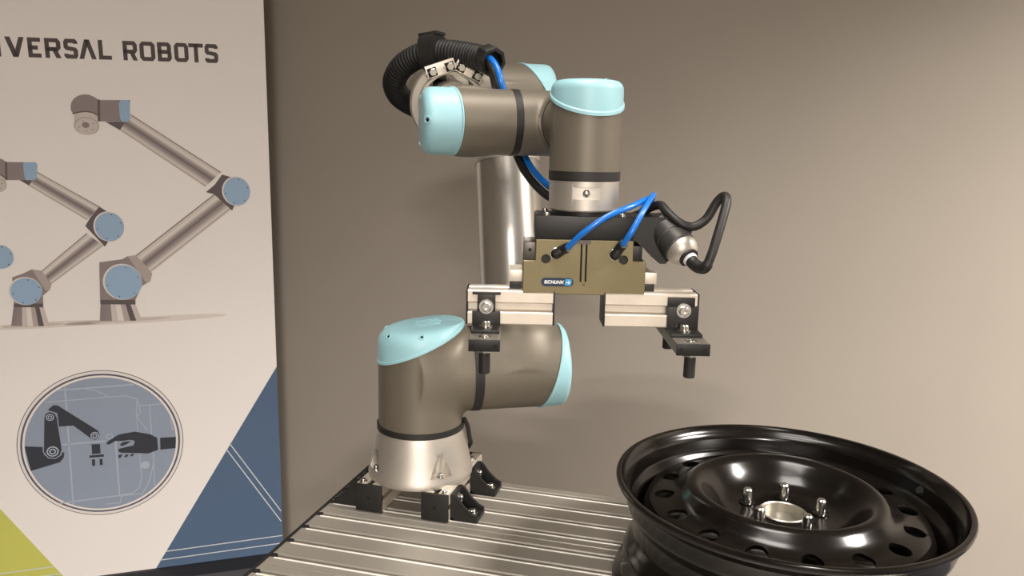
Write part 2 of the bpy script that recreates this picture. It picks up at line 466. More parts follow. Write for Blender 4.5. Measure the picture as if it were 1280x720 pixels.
# -- forearm
W = T((379, 68, 536)); W1 = T((239.8, 90.35, 541.9))
F = EL + a * (W1 - EL).dot(a)
fore = (W1 - F); FL = fore.length; fore = fore.normalized()
fo = (F - EL).dot(a) / mm
mb = MB()
mb.rev(EL, a, arm, [(.050, -.064), (.0505, -.0648), (.0490, -.080), (.0445, -.092), (.0440, (fo - 14) * mm), (.0420, (fo - 21) * mm), (.035, (fo - 26) * mm), (.02, (fo - 28) * mm)], 56)
mb.rev(F, fore, Z, [(.0430, .02), (.0425, .045), (.0400, .055), (.0400, .066)], 56)
mb.build('forearm_elbow_housing', 'taupe_paint', robot)
R_('forearm_tube', 'aluminium_tube', F, fore, Z, [(34, 62), (37.5, 63), (37.5, FL / mm - 62), (34, FL / mm - 61)], 56)
# -- first wrist joint: horizontal barrel at the forearm's end
RW = 37.0
tee('wrist_housing', 'taupe_paint', robot, [(W1, a, RW * mm, -.060, .070), (W1, -fore, .0375, 0, .075)],
    [(W1 + a * .0485, a), (W1 - a * .0175, (-a + b_ * (8 / RW)).normalized()), (W1 - fore * .063, -fore)], k=.012)
c4 = cap_part('wrist_cap', W1, a, b_, RW, lambda p: -17.5 + 8.2 * math.cos(p), -53, rnd=11)
def cap_rim(u_, q):      # point and normal on the rounded rim of the left cap
    d = b_ * math.cos(q) + Z * math.sin(q)
    return W1 + d * .0338 - a * .0502, (d * .72 - a * .69).normalized()
for q in (0.0, 2.2, -2.2):
    pt, nv = cap_rim(0, q); screw_dimple(c4, pt, nv, .0034)
R_('wrist_seal', 'black_rubber', W1, a, b_, [(35, 48.4), (37.7, 48.8), (37.7, 56.4), (35, 56.8)])
# -- second wrist joint: barrel running front to back, behind the upright barrel
sa = (W - W1).dot(a)
J5 = W1 + a * sa
d5 = (W - J5).dot(b_)
tee('wrist_elbow', 'taupe_paint', robot, [(J5, b_, .0375, -.060, .050), (J5, -a, .0370, 0, .070)],
    [(J5 + b_ * .0385, b_), (J5 - a * (sa - .0568), -a), (J5 - b_ * .030, -b_)], k=.006)
cap_part('wrist_elbow_cap', J5, -b_, a, 37.5, lambda p: 30 + 6 * math.cos(p), 54, rnd=10)
R_('wrist_elbow_seal', 'black_rubber', J5, b_, Z, [(35, 38.4), (37.0, 38.6), (37.0, 42.6), (35, 42.8)])
# -- upright wrist barrel
cw = V(-_f.x, -_f.y, 0).normalized()             # the way the barrel's low side faces
sidec = Z.cross(cw)
RB = 38.0
tee('wrist_barrel', 'taupe_paint', robot, [(W, Z, RB * mm, -.060, .070), (J5, b_, .0368, .030, .090)],
    [(W - Z * .0445, -Z), (W + Z * .029, (Z + cw * (15 / RB) + sidec * (4 / RB)).normalized()), (J5 + b_ * .0428, -b_)], k=.006)
c5 = cap_part('wrist_barrel_cap', W, Z, cw, RB, lambda p: 29 - 15.5 * math.cos(p) - 4 * math.sin(p), 49.5, rnd=10)
for an in (35, -100, 150):
    d = cw * math.cos(rad(an)) + sidec * math.sin(rad(an))
    screw_dimple(c5, W + d * .0322 + Z * .0482, (d * .5 + Z * .86).normalized(), .0026)
R_('barrel_seal', 'black_rubber', W, Z, cw, [(35, -54.2), (38.3, -53.8), (38.3, -44.6), (35, -44.2)])
fl = R_('tool_flange', 'aluminium_cast', W, Z, cw, [(33, -86.5), (36.0, -86), (37.2, -84.5), (37.5, -54.6), (35, -54.2)], 72)
cm = MB(); cm.box(W + cw * .0405 - Z * .0668, (.0060, .030, .0062), (cw, sidec, Z))
cut(fl, cm)
MB().rev(W + cw * .0344 - Z * .0668, cw, Z, [(.0040, 0), (.0040, .0014), (.0028, .0032), (.001, .0038)], 18).build('connector_plug', 'steel', robot)
R_('flange_ring', 'black_anodised', W, Z, cw, [(30, -90.6), (33.5, -90.5), (33.5, -86.5), (30, -86.3)], 56)
# -- connector cable at the back of the foot
MB().tube(spline([J1 + V(.061, .016, .122), J1 + V(.066, .018, .110), J1 + V(.068, .022, .092), J1 + V(.064, .040, .075), J1 + V(.050, .060, .055)]), .0034, 10).build('supply_cable', 'black_cable', robot)

# ================================================================== HOSE CLAMP RING round the forearm
def on_fore(t): return F + fore * (t * FL)
RC = on_fore(.60) + Z * .007
ring = tag(empty('clamp_ring', RC - Z * .052), 'silver clamp ring with hexagon bolts around the robot forearm', 'clamp')
side = fore.cross(Z).normalized()               # to the viewer's right or left of the forearm
if side.dot(_r) < 0: side = -side
upv = side.cross(fore).normalized()
if upv.z < 0: upv = -upv
mb = MB()
n = 64
prof = [(37.6, -8), (50.5, -8), (52, -6.5), (52, 6.5), (50.8, 8), (43.2, 8), (42.6, 6.5), (41.8, 6.5), (41.2, 9.5), (37.6, 9.5)]
mb.rev(RC, fore, upv, [(r_ * mm, h_ * mm) for r_, h_ in prof + prof[:1]], n, False, False)
mb.build('ring_body', 'grey_cast', ring)
for an in (20, -25):
    d = upv * math.cos(rad(an)) - side * math.sin(rad(an)); tg = fore.cross(d)
    jaw = MB().box(RC + d * .0475 + fore * .0125, (.0075, .0190, .0048), (d, tg, fore), bevel=.0008).build('clamp_plate', 'aluminium_profile', ring)
    for q in (-.0115, .0115):
        pc = RC + d * .0465 + tg * q + fore * .0172
        MB().box(pc, (.0055, .0058, .0006), (d, tg, fore), bevel=.0005).build('bolt_pocket', 'hole_black', jaw)
        MB().cyl(pc - tg * .0006, pc - tg * .0006 + fore * .0040, .0050, 6, cham=.0006).build('hex_bolt', 'steel', jaw)
        MB().cyl(pc + tg * .0072 + d * .001, pc + tg * .0072 + d * .001 + fore * .003, .0018, 10).build('dowel_pin', 'steel', jaw)

# ================================================================== CORRUGATED HOSE
hp = [T(q) for q in [(239, 181, 617), (226, 189, 621), (204, 197, 626), (178, 203, 630), (157, 208, 631), (130, 213, 626), (105, 221, 614), (88, 236, 597), (82, 261, 583), (80, 296, 574), (81, 325, 571)]]
hs = spline(hp, .0012)
acc = [0.0]
for p0, p1 in zip(hs, hs[1:]): acc.append(acc[-1] + (p1 - p0).length)
hose = tag(empty('corrugated_hose', hs[len(hs) // 2]), 'black corrugated hose looping over the top of the robot forearm', 'hose')
MB().tube(hs, .016, 20, rfun=lambda i: .0152 + .0009 * math.sin(acc[i] / .0046 * 2 * math.pi)).build('hose_tube', 'hose_black', hose, angle=80)
# saddle clip over the hose
def path_at(dist):
    for i in range(len(hs) - 1):
        if acc[i + 1] >= dist: return hs[i], (hs[i + 1] - hs[i]).normalized()
    return hs[-1], (hs[-1] - hs[-2]).normalized()
pc, dc = path_at(.092)
sideh = dc.cross(Z).normalized(); uph = sideh.cross(dc).normalized()
if uph.z < 0: uph = -uph
mb = MB()
ring_pts = []
for k in range(24):
    q = 2 * math.pi * k / 24
    e = 4.0
    cx, cz = math.cos(q), math.sin(q)
    rr = .0215 / ((abs(cx) ** e + abs(cz) ** e) ** (1 / e))
    ring_pts.append(pc + sideh * (cx * rr) + uph * (cz * rr))
mb.prism([p - dc * .010 for p in ring_pts], dc * .020)
mb.box(pc + uph * .0225, (.0135, .012, .002), (dc, sideh, uph), bevel=.001)
mb.box(pc - uph * .026, (.010, .011, .009), (dc, sideh, uph), bevel=.001)
mb.build('saddle_clip', 'black_plastic', hose)
_e, _d = hs[-1], (hs[-1] - hs[-6]).normalized()
R_('hose_gland', 'black_plastic', _e, _d, Z, [(15, -16), (18, -14), (18, 2), (15, 6)], 8, parent=hose)
# end fitting of the hose: a faceted nut with an open mouth
p0, d0 = hs[0], (hs[0] - hs[6]).normalized()
d0 = (d0 + cw * .35 - Z * .12).normalized()
R_('end_nut', 'black_plastic', p0, d0, Z, [(16.5, -15), (18.6, -13), (18.6, 4), (17.2, 6.5), (13.4, 6.5), (13.0, 2), (12.5, -4)], 8, parent=hose)
for nm_, pts, r_, m_ in (('air_tube', [(211, 199, 627), (237, 177, 621), (252, 164, 607), (258, 160, 591), (264, 166, 570), (273, 167, 537), (286, 160, 511), (302, 146, 490), (323, 132, 473), (345, 124, 462), (369, 122, 455)], .0040, 'blue_tube'),
                         ('signal_cable', [(209, 198, 625), (233, 180, 618), (246, 168, 605), (252, 166, 590), (258, 169, 570), (266, 166, 537), (278, 160, 509), (294, 150, 484), (318, 137, 463), (340, 128, 453), (366, 124, 447)], .0050, 'black_cable')):
    o_ = MB().tube(spline([T(q) for q in pts]), r_, 12).build(nm_, m_, hose)
    if nm_ == 'air_tube': tag(o_, 'bright blue air tube coming out of the hose')
MB().tube(spline([T(q) for q in [(212, 196, 621), (234, 181, 612), (243, 172, 600), (248, 170, 584), (254, 172, 562), (262, 171, 530)]]), .0038, 10).build('signal_cable', 'black_cable', hose)

# ================================================================== GRIPPER
gy_a = rad(14.745)
gx = V(math.cos(gy_a), math.sin(gy_a), 0); gy = V(-math.sin(gy_a), math.cos(gy_a), 0)
G = W - Z * .0906
GA = (gx, gy, Z)
def g(x, y, z): return G + gx * (x * mm) + gy * (y * mm) + Z * (z * mm)
def gbox(x0, x1, y0, y1, z0, z1, bev=0.0, mb=None):
    return (mb or MB()).box(g((x0 + x1) / 2, (y0 + y1) / 2, (z0 + z1) / 2), (abs(x1 - x0) / 2000, abs(y1 - y0) / 2000, abs(z1 - z0) / 2000), GA, bev)
def gprism(pts, y0, y1, mb=None):
    return (mb or MB()).prism([g(x, y0, z) for x, z in pts], gy * ((y1 - y0) * mm))
grip = tag(empty('parallel_gripper', g(0, 0, -84)), 'olive bronze parallel gripper with two aluminium jaws hanging from the robot wrist', 'gripper')
# adapter plate with angled wing for the sensor
ap = gbox(-52, 52, -30, 38, -25, -.2, .0012).build('adapter_plate', 'black_anodised', grip)
gprism([(50, -.4), (84, -.4), (97, 1), (114, -12), (114, -21), (88, -50), (82, -50), (64, -31), (52, -25), (50, -25)], -22, 34).build('adapter_wing', 'black_anodised', grip, smooth=False)
for x in (-44, -44, 40, 40):
    pass
for x, y in ((-40, -22), (-40, 28), (40, -22), (40, 28)):
    bolt(MB(), g(x, y, -.4), Z, .0035, .003).build('plate_screw', 'steel', ap)
# body: one T-shaped block
body = gprism([(-64, -84), (66, -84), (66, -47), (52, -47), (52, -25.2), (-51, -25.2), (-51, -48), (-64, -48)], -30, 30)
bmesh.ops.bevel(body.bm, geom=body.bm.edges[:], offset=.0008, segments=1, affect='EDGES')
body = body.build('gripper_body', 'gripper_bronze', grip, smooth=False)
cm = MB()
gbox(-3.6, -1.6, -31, -28.2, -70, -26, mb=cm); gbox(1.6, 3.6, -31, -28.2, -70, -26, mb=cm)
for x, z in ((-40, -46), (42, -45.5)):
    cm.cyl(g(x, -31.5, z), g(x, -22, z), .0050, 24)
cm.cyl(g(0.6, -31.5, -73), g(.6, -27, -73), .0014, 12)
cut(body, cm)
for x0_ in (-3.5, 1.7):
    gbox(x0_, x0_ + 1.8, -28.9, -28.3, -69.9, -30).build('groove_shade_strip', 'hole_black', body, smooth=False)  # black strip added to paint the shade inside the groove
for x, z in ((-40, -46), (42, -45.5)):
    MB().cyl(g(x, -23.5, z), g(x, -21.5, z), .0051, 20).build('port_plug', 'black_anodised', body)
gbox(-7, 7, -30.4, -28, -29.5, -25.4).build('sensor_slot_cover', 'grey_anodised', body, smooth=False)
gbox(-63.5, -51.2, -27, 24, -47.6, -29, .0006).build('side_block', 'grey_anodised', grip)
gbox(52.2, 62, -27, 24, -47, -31, .0006).build('side_block', 'black_anodised', grip)
MB().cyl(g(-57, -27.2, -37), g(-57, -28, -37), .0018, 12).build('block_screw', 'hole_black', grip)
# logo plate
def pill(x0, x1, z0, z1, y, t=.4):
    r_ = (z1 - z0) / 2; pts = []
    for cx, s0 in ((x1 - r_, -90), (x0 + r_, 90)):
        for k in range(11):
            q = rad(s0 + 18 * k); pts.append((cx + r_ * math.cos(q), z0 + r_ + r_ * math.sin(q)))
    return gprism(pts, y - t, y)
lg = pill(-44.5, -10, -75.2, -66, -30).build('logo_plate', 'logo_navy', body, smooth=False)
tag(lg, 'dark blue pill-shaped maker plate with white lettering')
LET = {
 'S': [[(1, .82), (1, .93), (.9, 1), (.1, 1), (0, .9), (0, .62), (.1, .54), (.9, .46), (1, .38), (1, .1), (.9, 0), (.1, 0), (0, .07), (0, .18)]],
 'C': [[(1, .78), (1, .9), (.88, 1), (.12, 1), (0, .88), (0, .12), (.12, 0), (.88, 0), (1, .1), (1, .22)]],
 'H': [[(0, 0), (0, 1)], [(1, 0), (1, 1)], [(0, .5), (1, .5)]],
 'U': [[(0, 1), (0, .12), (.12, 0), (.88, 0), (1, .12), (1, 1)]],
 'N': [[(0, 0), (0, 1), (1, 0), (1, 1)]],
 'K': [[(0, 0), (0, 1)], [(1, 1), (.15, .5), (1, 0)]],
 'I': [[(.5, 0), (.5, 1)]],
 'V': [], 'A': [],
 'E': [[(1, 1), (0, 1), (0, 0), (1, 0)], [(0, .5), (.92, .5)]],
 'R': [[(0, 0), (0, 1), (.86, 1), (1, .88), (1, .56), (.86, .44), (0, .44)]],
 'L': [[(0, 1), (0, 0), (1, 0)]],
 'O': [[(.5, 0), (.14, 0), (0, .12), (0, .88), (.14, 1), (.86, 1), (1, .88), (1, .12), (.86, 0), (.5, 0)]],
 'B': [[(0, .5), (.84, .5), (.98, .6), (.98, .9), (.84, 1), (0, 1), (0, 0), (.86, 0), (1, .1), (1, .4), (.84, .5)]],
 'T': [[(0, 1), (1, 1)], [(.5, 1), (.5, 0)]],
}
def stroke2(pts, w_):
    """list of quads covering a polyline with width w_ (mitred joints)"""
    n = len(pts); closed = (Vector(pts[0]) - Vector(pts[-1])).length < 1e-6 and n > 2
    L = []; R2 = []
    for i in range(n):
        p = Vector(pts[i])
        pa = Vector(pts[i - 1]) if i > 0 else (Vector(pts[-2]) if closed else None)
        pb = Vector(pts[i + 1]) if i < n - 1 else (Vector(pts[1]) if closed else None)
        d1 = (p - pa).normalized() if pa is not None else None
        d2 = (pb - p).normalized() if pb is not None else None
        if d1 is None: d1 = d2
        if d2 is None: d2 = d1
        n1 = Vector((-d1.y, d1.x)); n2 = Vector((-d2.y, d2.x)); m_ = (n1 + n2)
        if m_.length < 1e-6: m_ = n1
        m_.normalize(); k = w_ / 2 / max(.45, m_.dot(n1))
        L.append(p + m_ * k); R2.append(p - m_ * k)
    return [(L[i], L[i + 1], R2[i + 1], R2[i]) for i in range(n - 1)]
SOLID = {'V': [[(0, 1), (.27, 1), (.64, 0), (.36, 0)], [(1, 1), (.73, 1), (.36, 0), (.64, 0)]],
         'A': [[(0, 0), (.27, 0), (.64, 1), (.36, 1)], [(1, 0), (.73, 0), (.36, 1), (.64, 1)]],
         'R': [[(.40, .5), (.72, .5), (1.0, 0), (.68, 0)]]}
def letter_quads(ch, x0, x1, y0, y1, w_, shear=0.0):
    out = [[Vector((x0 + px * (x1 - x0), y0 + py * (y1 - y0))) for px, py in q] for q in SOLID.get(ch, [])]
    for ln in LET[ch]:
        pts = [(x0 + w_ / 2 + px * (x1 - x0 - w_), y0 + w_ / 2 + py * (y1 - y0 - w_)) for px, py in ln]
        # let free vertical ends reach the full cap height
        q2 = []
        for (px, py), (sx_, sy_) in zip(ln, pts):
            q2.append((sx_, sy_))
        fx = []
        for i, (px, py) in enumerate(ln):
            x_, y_ = q2[i]
            if i in (0, len(ln) - 1) and len(ln) > 1:
                nb = q2[1] if i == 0 else q2[-2]
                d = Vector((x_ - nb[0], y_ - nb[1])).normalized()
                closed = ln[0] == ln[-1]
                if not closed and py in (0, 1) and abs(d.y) > .5: x_, y_ = x_ + d.x * w_ / 2, y_ + d.y * w_ / 2
                elif not closed and px in (0, 1) and abs(d.x) > .5: x_, y_ = x_ + d.x * w_ / 2, y_
            fx.append((x_, y_))
        out += stroke2(fx, w_)
    return [[Vector((q.x + shear * (q.y - y0), q.y)) for q in qd] for qd in out]
mb = MB()
wd = 3.4; x_ = -41.4
for ch in 'SCHUNK':
    for qd in letter_quads(ch, x_, x_ + wd * .92, -72.4, -68.8, .95, .22):
        mb.face([g(q.x, -30.55, q.y) for q in qd])
    x_ += wd + .12
mb.build('logo_lettering', 'logo_white', lg, smooth=False)
gprism([(-19.4, -74), (-13.2, -74), (-11.8, -70.4), (-12.6, -67.2), (-18.6, -67.2)], -30.6, -30.3).build('logo_square', 'logo_cyan', lg, smooth=False)
mb = MB()
for qd in stroke2([(-18, -71), (-14.2, -71)], .9) + stroke2([(-15.6, -69.2), (-13.9, -71), (-15.6, -72.6)], .8):
    mb.face([g(q.x, -30.75, q.y) for q in qd])
mb.build('logo_arrow', 'logo_white', lg, smooth=False)
# air fittings
for nm_, p0, p1 in (('air_fitting', (-30, -30, -40), (-18, -43, -31.5)), ('air_fitting', (32, -30, -40), (39.5, -43, -27))):
    q0, q1 = g(*p0), g(*p1); d = (q1 - q0).normalized()
    f_ = MB()
    f_.cyl(q0 + gy * .004, q0 - gy * .005, .0052, 20, cham=.0005)
    f_.tube(spline([q0 - gy * .002, q0 - gy * .006 + d * .001, q0.lerp(q1, .55), q1]), .0052, 18)
    fo_ = f_.build(nm_, 'black_plastic', grip)
    MB().cyl(q0 + gy * .001, q0 - gy * .0016, .0062, 20, cham=.0004).build('fitting_ring', 'steel', fo_)
# jaws
def jaw_bar(x0, x1, name):
    """aluminium profile along x with slots, 37 x 37"""
    yc, zc, h = -11.5, -99.5, 18.5
    sec = rail_profile(0, 0, h, 5.0)
    mbj = MB(); mbj.prism([g(x0 + 2, yc + p_, zc + q_) for p_, q_ in sec], gx * ((x1 - x0 - 4) * mm))
    return mbj.build(name, 'aluminium_profile', grip, smooth=False)
for sgn, (x0, x1), (bx0, bx1) in ((-1, (-124, -29), (-117, -87)), (1, (23, 125), (91, 124))):
    jb = jaw_bar(x0, x1, 'jaw_profile')
    for xe in (x0 + .9, x1 - .9):
        gbox(xe - .9, xe + .9, -30.2, 7.2, -118.2, -80.8, .0006).build('profile_end_cap', 'black_plastic', jb)
    # base jaw sliding in the body
    s0, s1 = ((-78, -64.2) if sgn < 0 else (66.2, 80))
    gbox(s0, s1, -20, 20, -72.5, -60, .0006).build('base_jaw', 'aluminium_profile', grip)
    gbox(s0 + (0 if sgn < 0 else 1), s1 - (2 if sgn > 0 else 1), -19, 19, -81, -72.7, .0004).build('jaw_spacer', 'black_anodised', grip)
    # black angle with bolts
    br = MB(); 
    if sgn < 0:
        gbox(bx0, bx1, -35, -30.4, -121.5, -103, .0006, br); gbox(bx0 + 5.5, bx1 - 5.5, -35, -30.4, -103.4, -84, .0006, br); gbox(bx0, bx1, -35, -30.4, -85, -82.6, .0004, br)
    else:
        gbox(bx0, bx1, -35, -30.4, -121.5, -94, .0006, br); gbox(bx0, bx1 - 4.5, -35, -30.4, -94.4, -84, .0006, br)
    gbox(bx0, bx1, -58, -30.4, -121.7, -118.2, .0006, br)
    bro = br.build('jaw_angle', 'black_anodised', grip)
    xm = (bx0 + bx1) / 2
    mbw = MB(); mbw.cyl(g(xm, -35, -97.5), g(xm, -36.4, -97.5), .0078, 24); bolt(mbw, g(xm, -36.2, -97.5), -gy, .0052, .005)
    mbw.build('angle_bolt', 'steel', bro)
    mbw = MB(); bolt(mbw, g(xm, -43, -118.1), Z, .0050, .007); mbw.build('angle_bolt', 'steel', bro)
    # finger bar with two pins
    f0, f1 = ((-118, -86) if sgn < 0 else (92, 126))
    bar = gbox(f0 + .3, f1 - .3, -83, 60, -133.7, -121.9, .0008).build('finger_bar', 'bar_grey', grip)
    for y0_ in (-85, 60):
        gbox(f0, f1, y0_, y0_ + 2, -134, -121.8, .0005).build('bar_end_cap', 'black_anodised', bar)
    for xx in (f0 + 5, f1 - 5):
        MB().cyl(g(xx, -85.2, -128), g(xx, -85.6, -128), .0020, 14).build('bar_screw', 'hole_black', bar)
    xm = (f0 + f1) / 2
    for yy in (-66, -74):
        pass
    bolt(MB(), g(xm, -70, -121.9), Z, .0045, .0016).build('pin_bolt', 'steel', bar)
    for yy in (-72, 46):
        pn = MB(); pn.cyl(g(xm, yy, -137), g(xm, yy, -160), .0060, 20, cham=.0008)
        pno = pn.build('finger_pin', 'black_rubber', grip)
        MB().cyl(g(xm, yy, -134), g(xm, yy, -137), .0085, 20).build('pin_collar', 'steel', pno)
# blue air tubes of the gripper
for nm_, pts in (('air_tube', [(-24, -37, -36), (-18, -43, -31.5), (-3, -52, -15), (21, -50, 2), (48, -35, 12), (68, -8, 18), (72, 14, 14), (66, 34, 0), (48, 46, -12), (20, 50, -16)]),
                 ('air_tube', [(35, -37, -34), (39.5, -43, -27), (47, -47, -13), (58, -38, 5), (70, -16, 19), (77, 8, 21), (76, 28, 10), (62, 46, -8), (36, 56, -16), (10, 58, -18)])):
    tag(MB().tube(spline([g(*q) for q in pts], .002), .0031, 14).build(nm_, 'blue_tube', grip), 'bright blue air tube')
# ================================================================== cylindrical sensor on the adapter wing
s0 = g(88, -10, -16); s1 = g(108, -44, -40); sd = (s1 - s0).normalized()
sens = tag(empty('cable_sensor', s0), 'black cylindrical sensor with silver nose and looped black cable beside the gripper', 'sensor')
rf = sd.orthogonal()
def SR(name, m, rings, seg=40): return MB().rev(s0, sd, rf, [(r_ * mm, h_ * mm) for r_, h_ in rings], seg).build(name, m, sens)
SR('sensor_body', 'sensor_grey', [(16, -8), (18.0, -7), (18.0, 13), (17.2, 14), (17.2, 16), (18.0, 17), (18.0, 29), (17, 30.5)])
SR('silver_nose', 'aluminium_cast', [(15.5, 30.4), (17.0, 31), (17.0, 35), (14.5, 40), (10.5, 44), (7, 45)])
SR('white_sleeve', 'logo_white', [(7.6, 44.6), (7.6, 49), (6, 50.5)], 24)
SR('connector', 'black_rubber', [(10.4, 43), (10.6, 46.4), (7.8, 47)], 24)
tipc = s0 + sd * .0480
cab = [tipc, s0 + sd * .058] + [g(*q) for q in [(119, -66, -47), (124, -68, -36), (131, -62, -16), (139, -51, 6), (144, -41, 20), (143, -32, 24), (137, -28, 17), (127, -27, -1), (113, -28, -9), (99, -27, -5), (88, -16, 5), (83, -2, 11), (75, 14, 7), (66, 34, -2), (44, 50, -12), (14, 56, -16)]]
csp = spline(cab, .002)
MB().tube(csp, .0045, 14, rfun=lambda i: .0066 if i < 9 else (.0058 if i < 16 else .0048)).build('sensor_cable', 'black_cable', sens)

# ================================================================== STEEL WHEEL
WC = T((616.4, 138.9, 0.2))
wheel = tag(empty('steel_wheel', WC), 'glossy black steel car wheel lying face up on the table', 'wheel')
def WR(name, m, rings, seg=96, **k): return MB().rev(WC, Z, X, [(r_ * mm, h_ * mm) for r_, h_ in rings], seg, **k).build(name, m, wheel, angle=40)
outer = [(184, 0), (191, 0), (194, 2), (195, 6), (193, 11), (187, 15), (184, 22), (183, 42), (181, 48), (176, 54), (170, 62), (168, 72), (169, 84), (174, 93), (180, 99), (182, 106), (183, 118), (186, 123), (191, 127), (194.5, 131), (195.5, 135), (194.5, 137.4), (192, 138)]
inner = [(189, 137), (187.5, 133), (184, 129), (180.5, 126), (179, 121), (178.3, 108), (176, 103.5), (171, 100), (166, 92), (164.5, 84), (164, 72), (166, 62), (172, 54), (177, 47), (179.4, 40), (180, 22), (181, 14), (184, 8)]
WR('rim', 'wheel_black', outer + inner + outer[:1], close0=False, close1=False)
# disc: outer skirt, raised ring, dish, hub flat
disc_top = [(165, 80), (163.5, 92), (160, 101), (155, 109), (149, 111.5), (140, 112.5), (130, 113.5), (124, 116.5), (118, 120), (113, 126), (108, 129.5), (103, 130.5), (98, 129), (92, 124), (84, 115), (76, 107), (68, 101.5), (60, 99.5), (44, 99), (31, 99), (27.5, 100.2)]
disc_bot = [(27.5, 95), (44, 95), (62, 95.5), (70, 98), (78, 103), (86, 111), (93, 120), (98, 125), (103, 126.5), (108, 125.5), (112, 122), (117, 116), (123, 112.5), (130, 109.5), (140, 108.5), (148, 107.5), (154, 105), (157, 98), (160, 90), (161, 80)]
disc = WR('wheel_disc', 'wheel_black', disc_top + disc_bot + disc_top[:1], close0=False, close1=False)
cm = MB()
for k in range(16):
    an = 2 * math.pi * (k + .35) / 16
    p = WC + V(math.cos(an) * .1375, math.sin(an) * .1375, 0)
    cm.cyl(p + Z * .095, p + Z * .126, .0115, 24)
cut(disc, cm)
WR('hub_bore', 'hub_steel', [(27.4, 87), (27.4, 100.8), (25.8, 101.8), (24.6, 100.6), (24.6, 89), (22.0, 88), (22.0, 86.5), (27.4, 86.5)], 56, close0=False, close1=False)
WR('hub_plate', 'hub_steel', [(24.6, 86.5), (24.6, 89.5), (18, 89.8)], 48)
for k in range(5):
    an = rad(86 + 72 * k)
    p = WC + V(math.cos(an) * .0435, math.sin(an) * .0435, .0990)
    MB().rev(p, Z, X, [(.0062, -.008), (.0058, .0150), (.0055, .0172), (.0040, .0188), (.0012, .0192)], 20).build('wheel_stud', 'steel', wheel)
    MB().rev(p, Z, X, [(.0098, -.0002), (.0094, .0016), (.0064, .0022)], 20).build('stud_seat', 'wheel_black', wheel)
MB().tube([WC + V(.1835 * math.cos(rad(25)), .1835 * math.sin(rad(25)), .112), WC + V(.176 * math.cos(rad(25)), .176 * math.sin(rad(25)), .118)], .005, 12).build('valve_stem', 'black_rubber', wheel)

# ================================================================== ROLL-UP BANNER
psi, lean, rho = rad(33), rad(-1), rad(1)
BA = T((-789.62, 1283.86, -770))
U0 = V(math.cos(psi), math.sin(psi), 0); N0 = V(math.sin(psi), -math.cos(psi), 0)
V0 = Z * math.cos(lean) - N0 * math.sin(lean)
BN = U0.cross(V0)                                 # faces the room
BU = U0 * math.cos(rho) + V0 * math.sin(rho); BV = V0 * math.cos(rho) - U0 * math.sin(rho)
def B(u, v, l=0.0): return BA + BU * (u * mm) + BV * (v * mm) + BN * (l * mm)
ban = tag(empty('roll_up_banner', V(B(-365, 0).x, B(-365, 0).y, 0)), 'tall white exhibition banner printed with robot arms and a round emblem', 'banner')
BL, BT = -780, 2000
def edge(v): return 37 + 14 * v / 1000
MB().prism([B(BL, -15, -1.0), B(edge(-15), -15, -1.0), B(edge(BT), BT, -1.0), B(BL, BT, -1.0)], BN * .001).build('banner_sheet', 'banner_white', ban, smooth=False)
sheet = ban.children[0]
LAY = [0.0]
def poly(name, m, pts, layer, parent=None, extra=None):
    """flat print: polygons on the sheet, layer = paint order"""
    mb = MB()
    for pl in ([pts] + (extra or [])):
        mb.face([B(q[0], q[1], .35 * layer) for q in pl])
    bmesh.ops.recalc_face_normals(mb.bm, faces=mb.bm.faces[:])
    for f_ in mb.bm.faces:
        f_.normal_update()
        if f_.normal.dot(BN) < 0: f_.normal_flip()
    return mb.build(name, m, parent or sheet, smooth=False)
def ell(cu, cv, ru, rv, n=48, rot=0):
    return [(cu + ru * math.cos(2 * math.pi * k / n) * math.cos(rot) - rv * math.sin(2 * math.pi * k / n) * math.sin(rot),
             cv + ru * math.cos(2 * math.pi * k / n) * math.sin(rot) + rv * math.sin(2 * math.pi * k / n) * math.cos(rot)) for k in range(n)]
def lines(name, m, polylines, w_, layer, parent=None):
    qs = []
    for pl in polylines:
        for qd in stroke2(pl, w_): qs.append([(q.x, q.y) for q in qd])
    return poly(name, m, qs[0], layer, parent, qs[1:])
# lettering
LU_ = [('U', -694, -658), ('N', -650, -612), ('I', -604, -590), ('V', -581, -537), ('E', -530, -500), ('R', -491, -454), ('S', -447, -414), ('A', -412, -371), ('L', -365, -334),
       ('R', -306, -271), ('O', -265, -227), ('B', -221, -186), ('O', -179, -143), ('T', -142, -105), ('S', -101, -67)]
for ch, x0, x1 in LU_:
    qs = [[(q.x, q.y) for q in qd] for qd in letter_quads(ch, x0, x1, 1491, 1541, 10.4)]
    poly('printed_letter', 'print_letters', qs[0], 1, extra=qs[1:])
# coloured corners
bl = poly('printed_blue_corner', 'print_blue', [(edge(612), 606), (edge(0), -15), (-337 - 8, -15)], 1)
lines('printed_line', 'print_line', [[(-103, 376), (36, 133)], [(-113, 358), (35, 98)], [(-304, 51), (36, 49)], [(-323, 25), (36, 23)]], 3.2, 2, bl)
gr = poly('printed_green_corner', 'print_green', [(BL, 350), (BL, -15), (-566, -15)], 1)
lines('printed_line', 'print_line', [[(-780, 55), (-607, 53)], [(-780, 29), (-592, 27)]], 3.2, 2, gr)
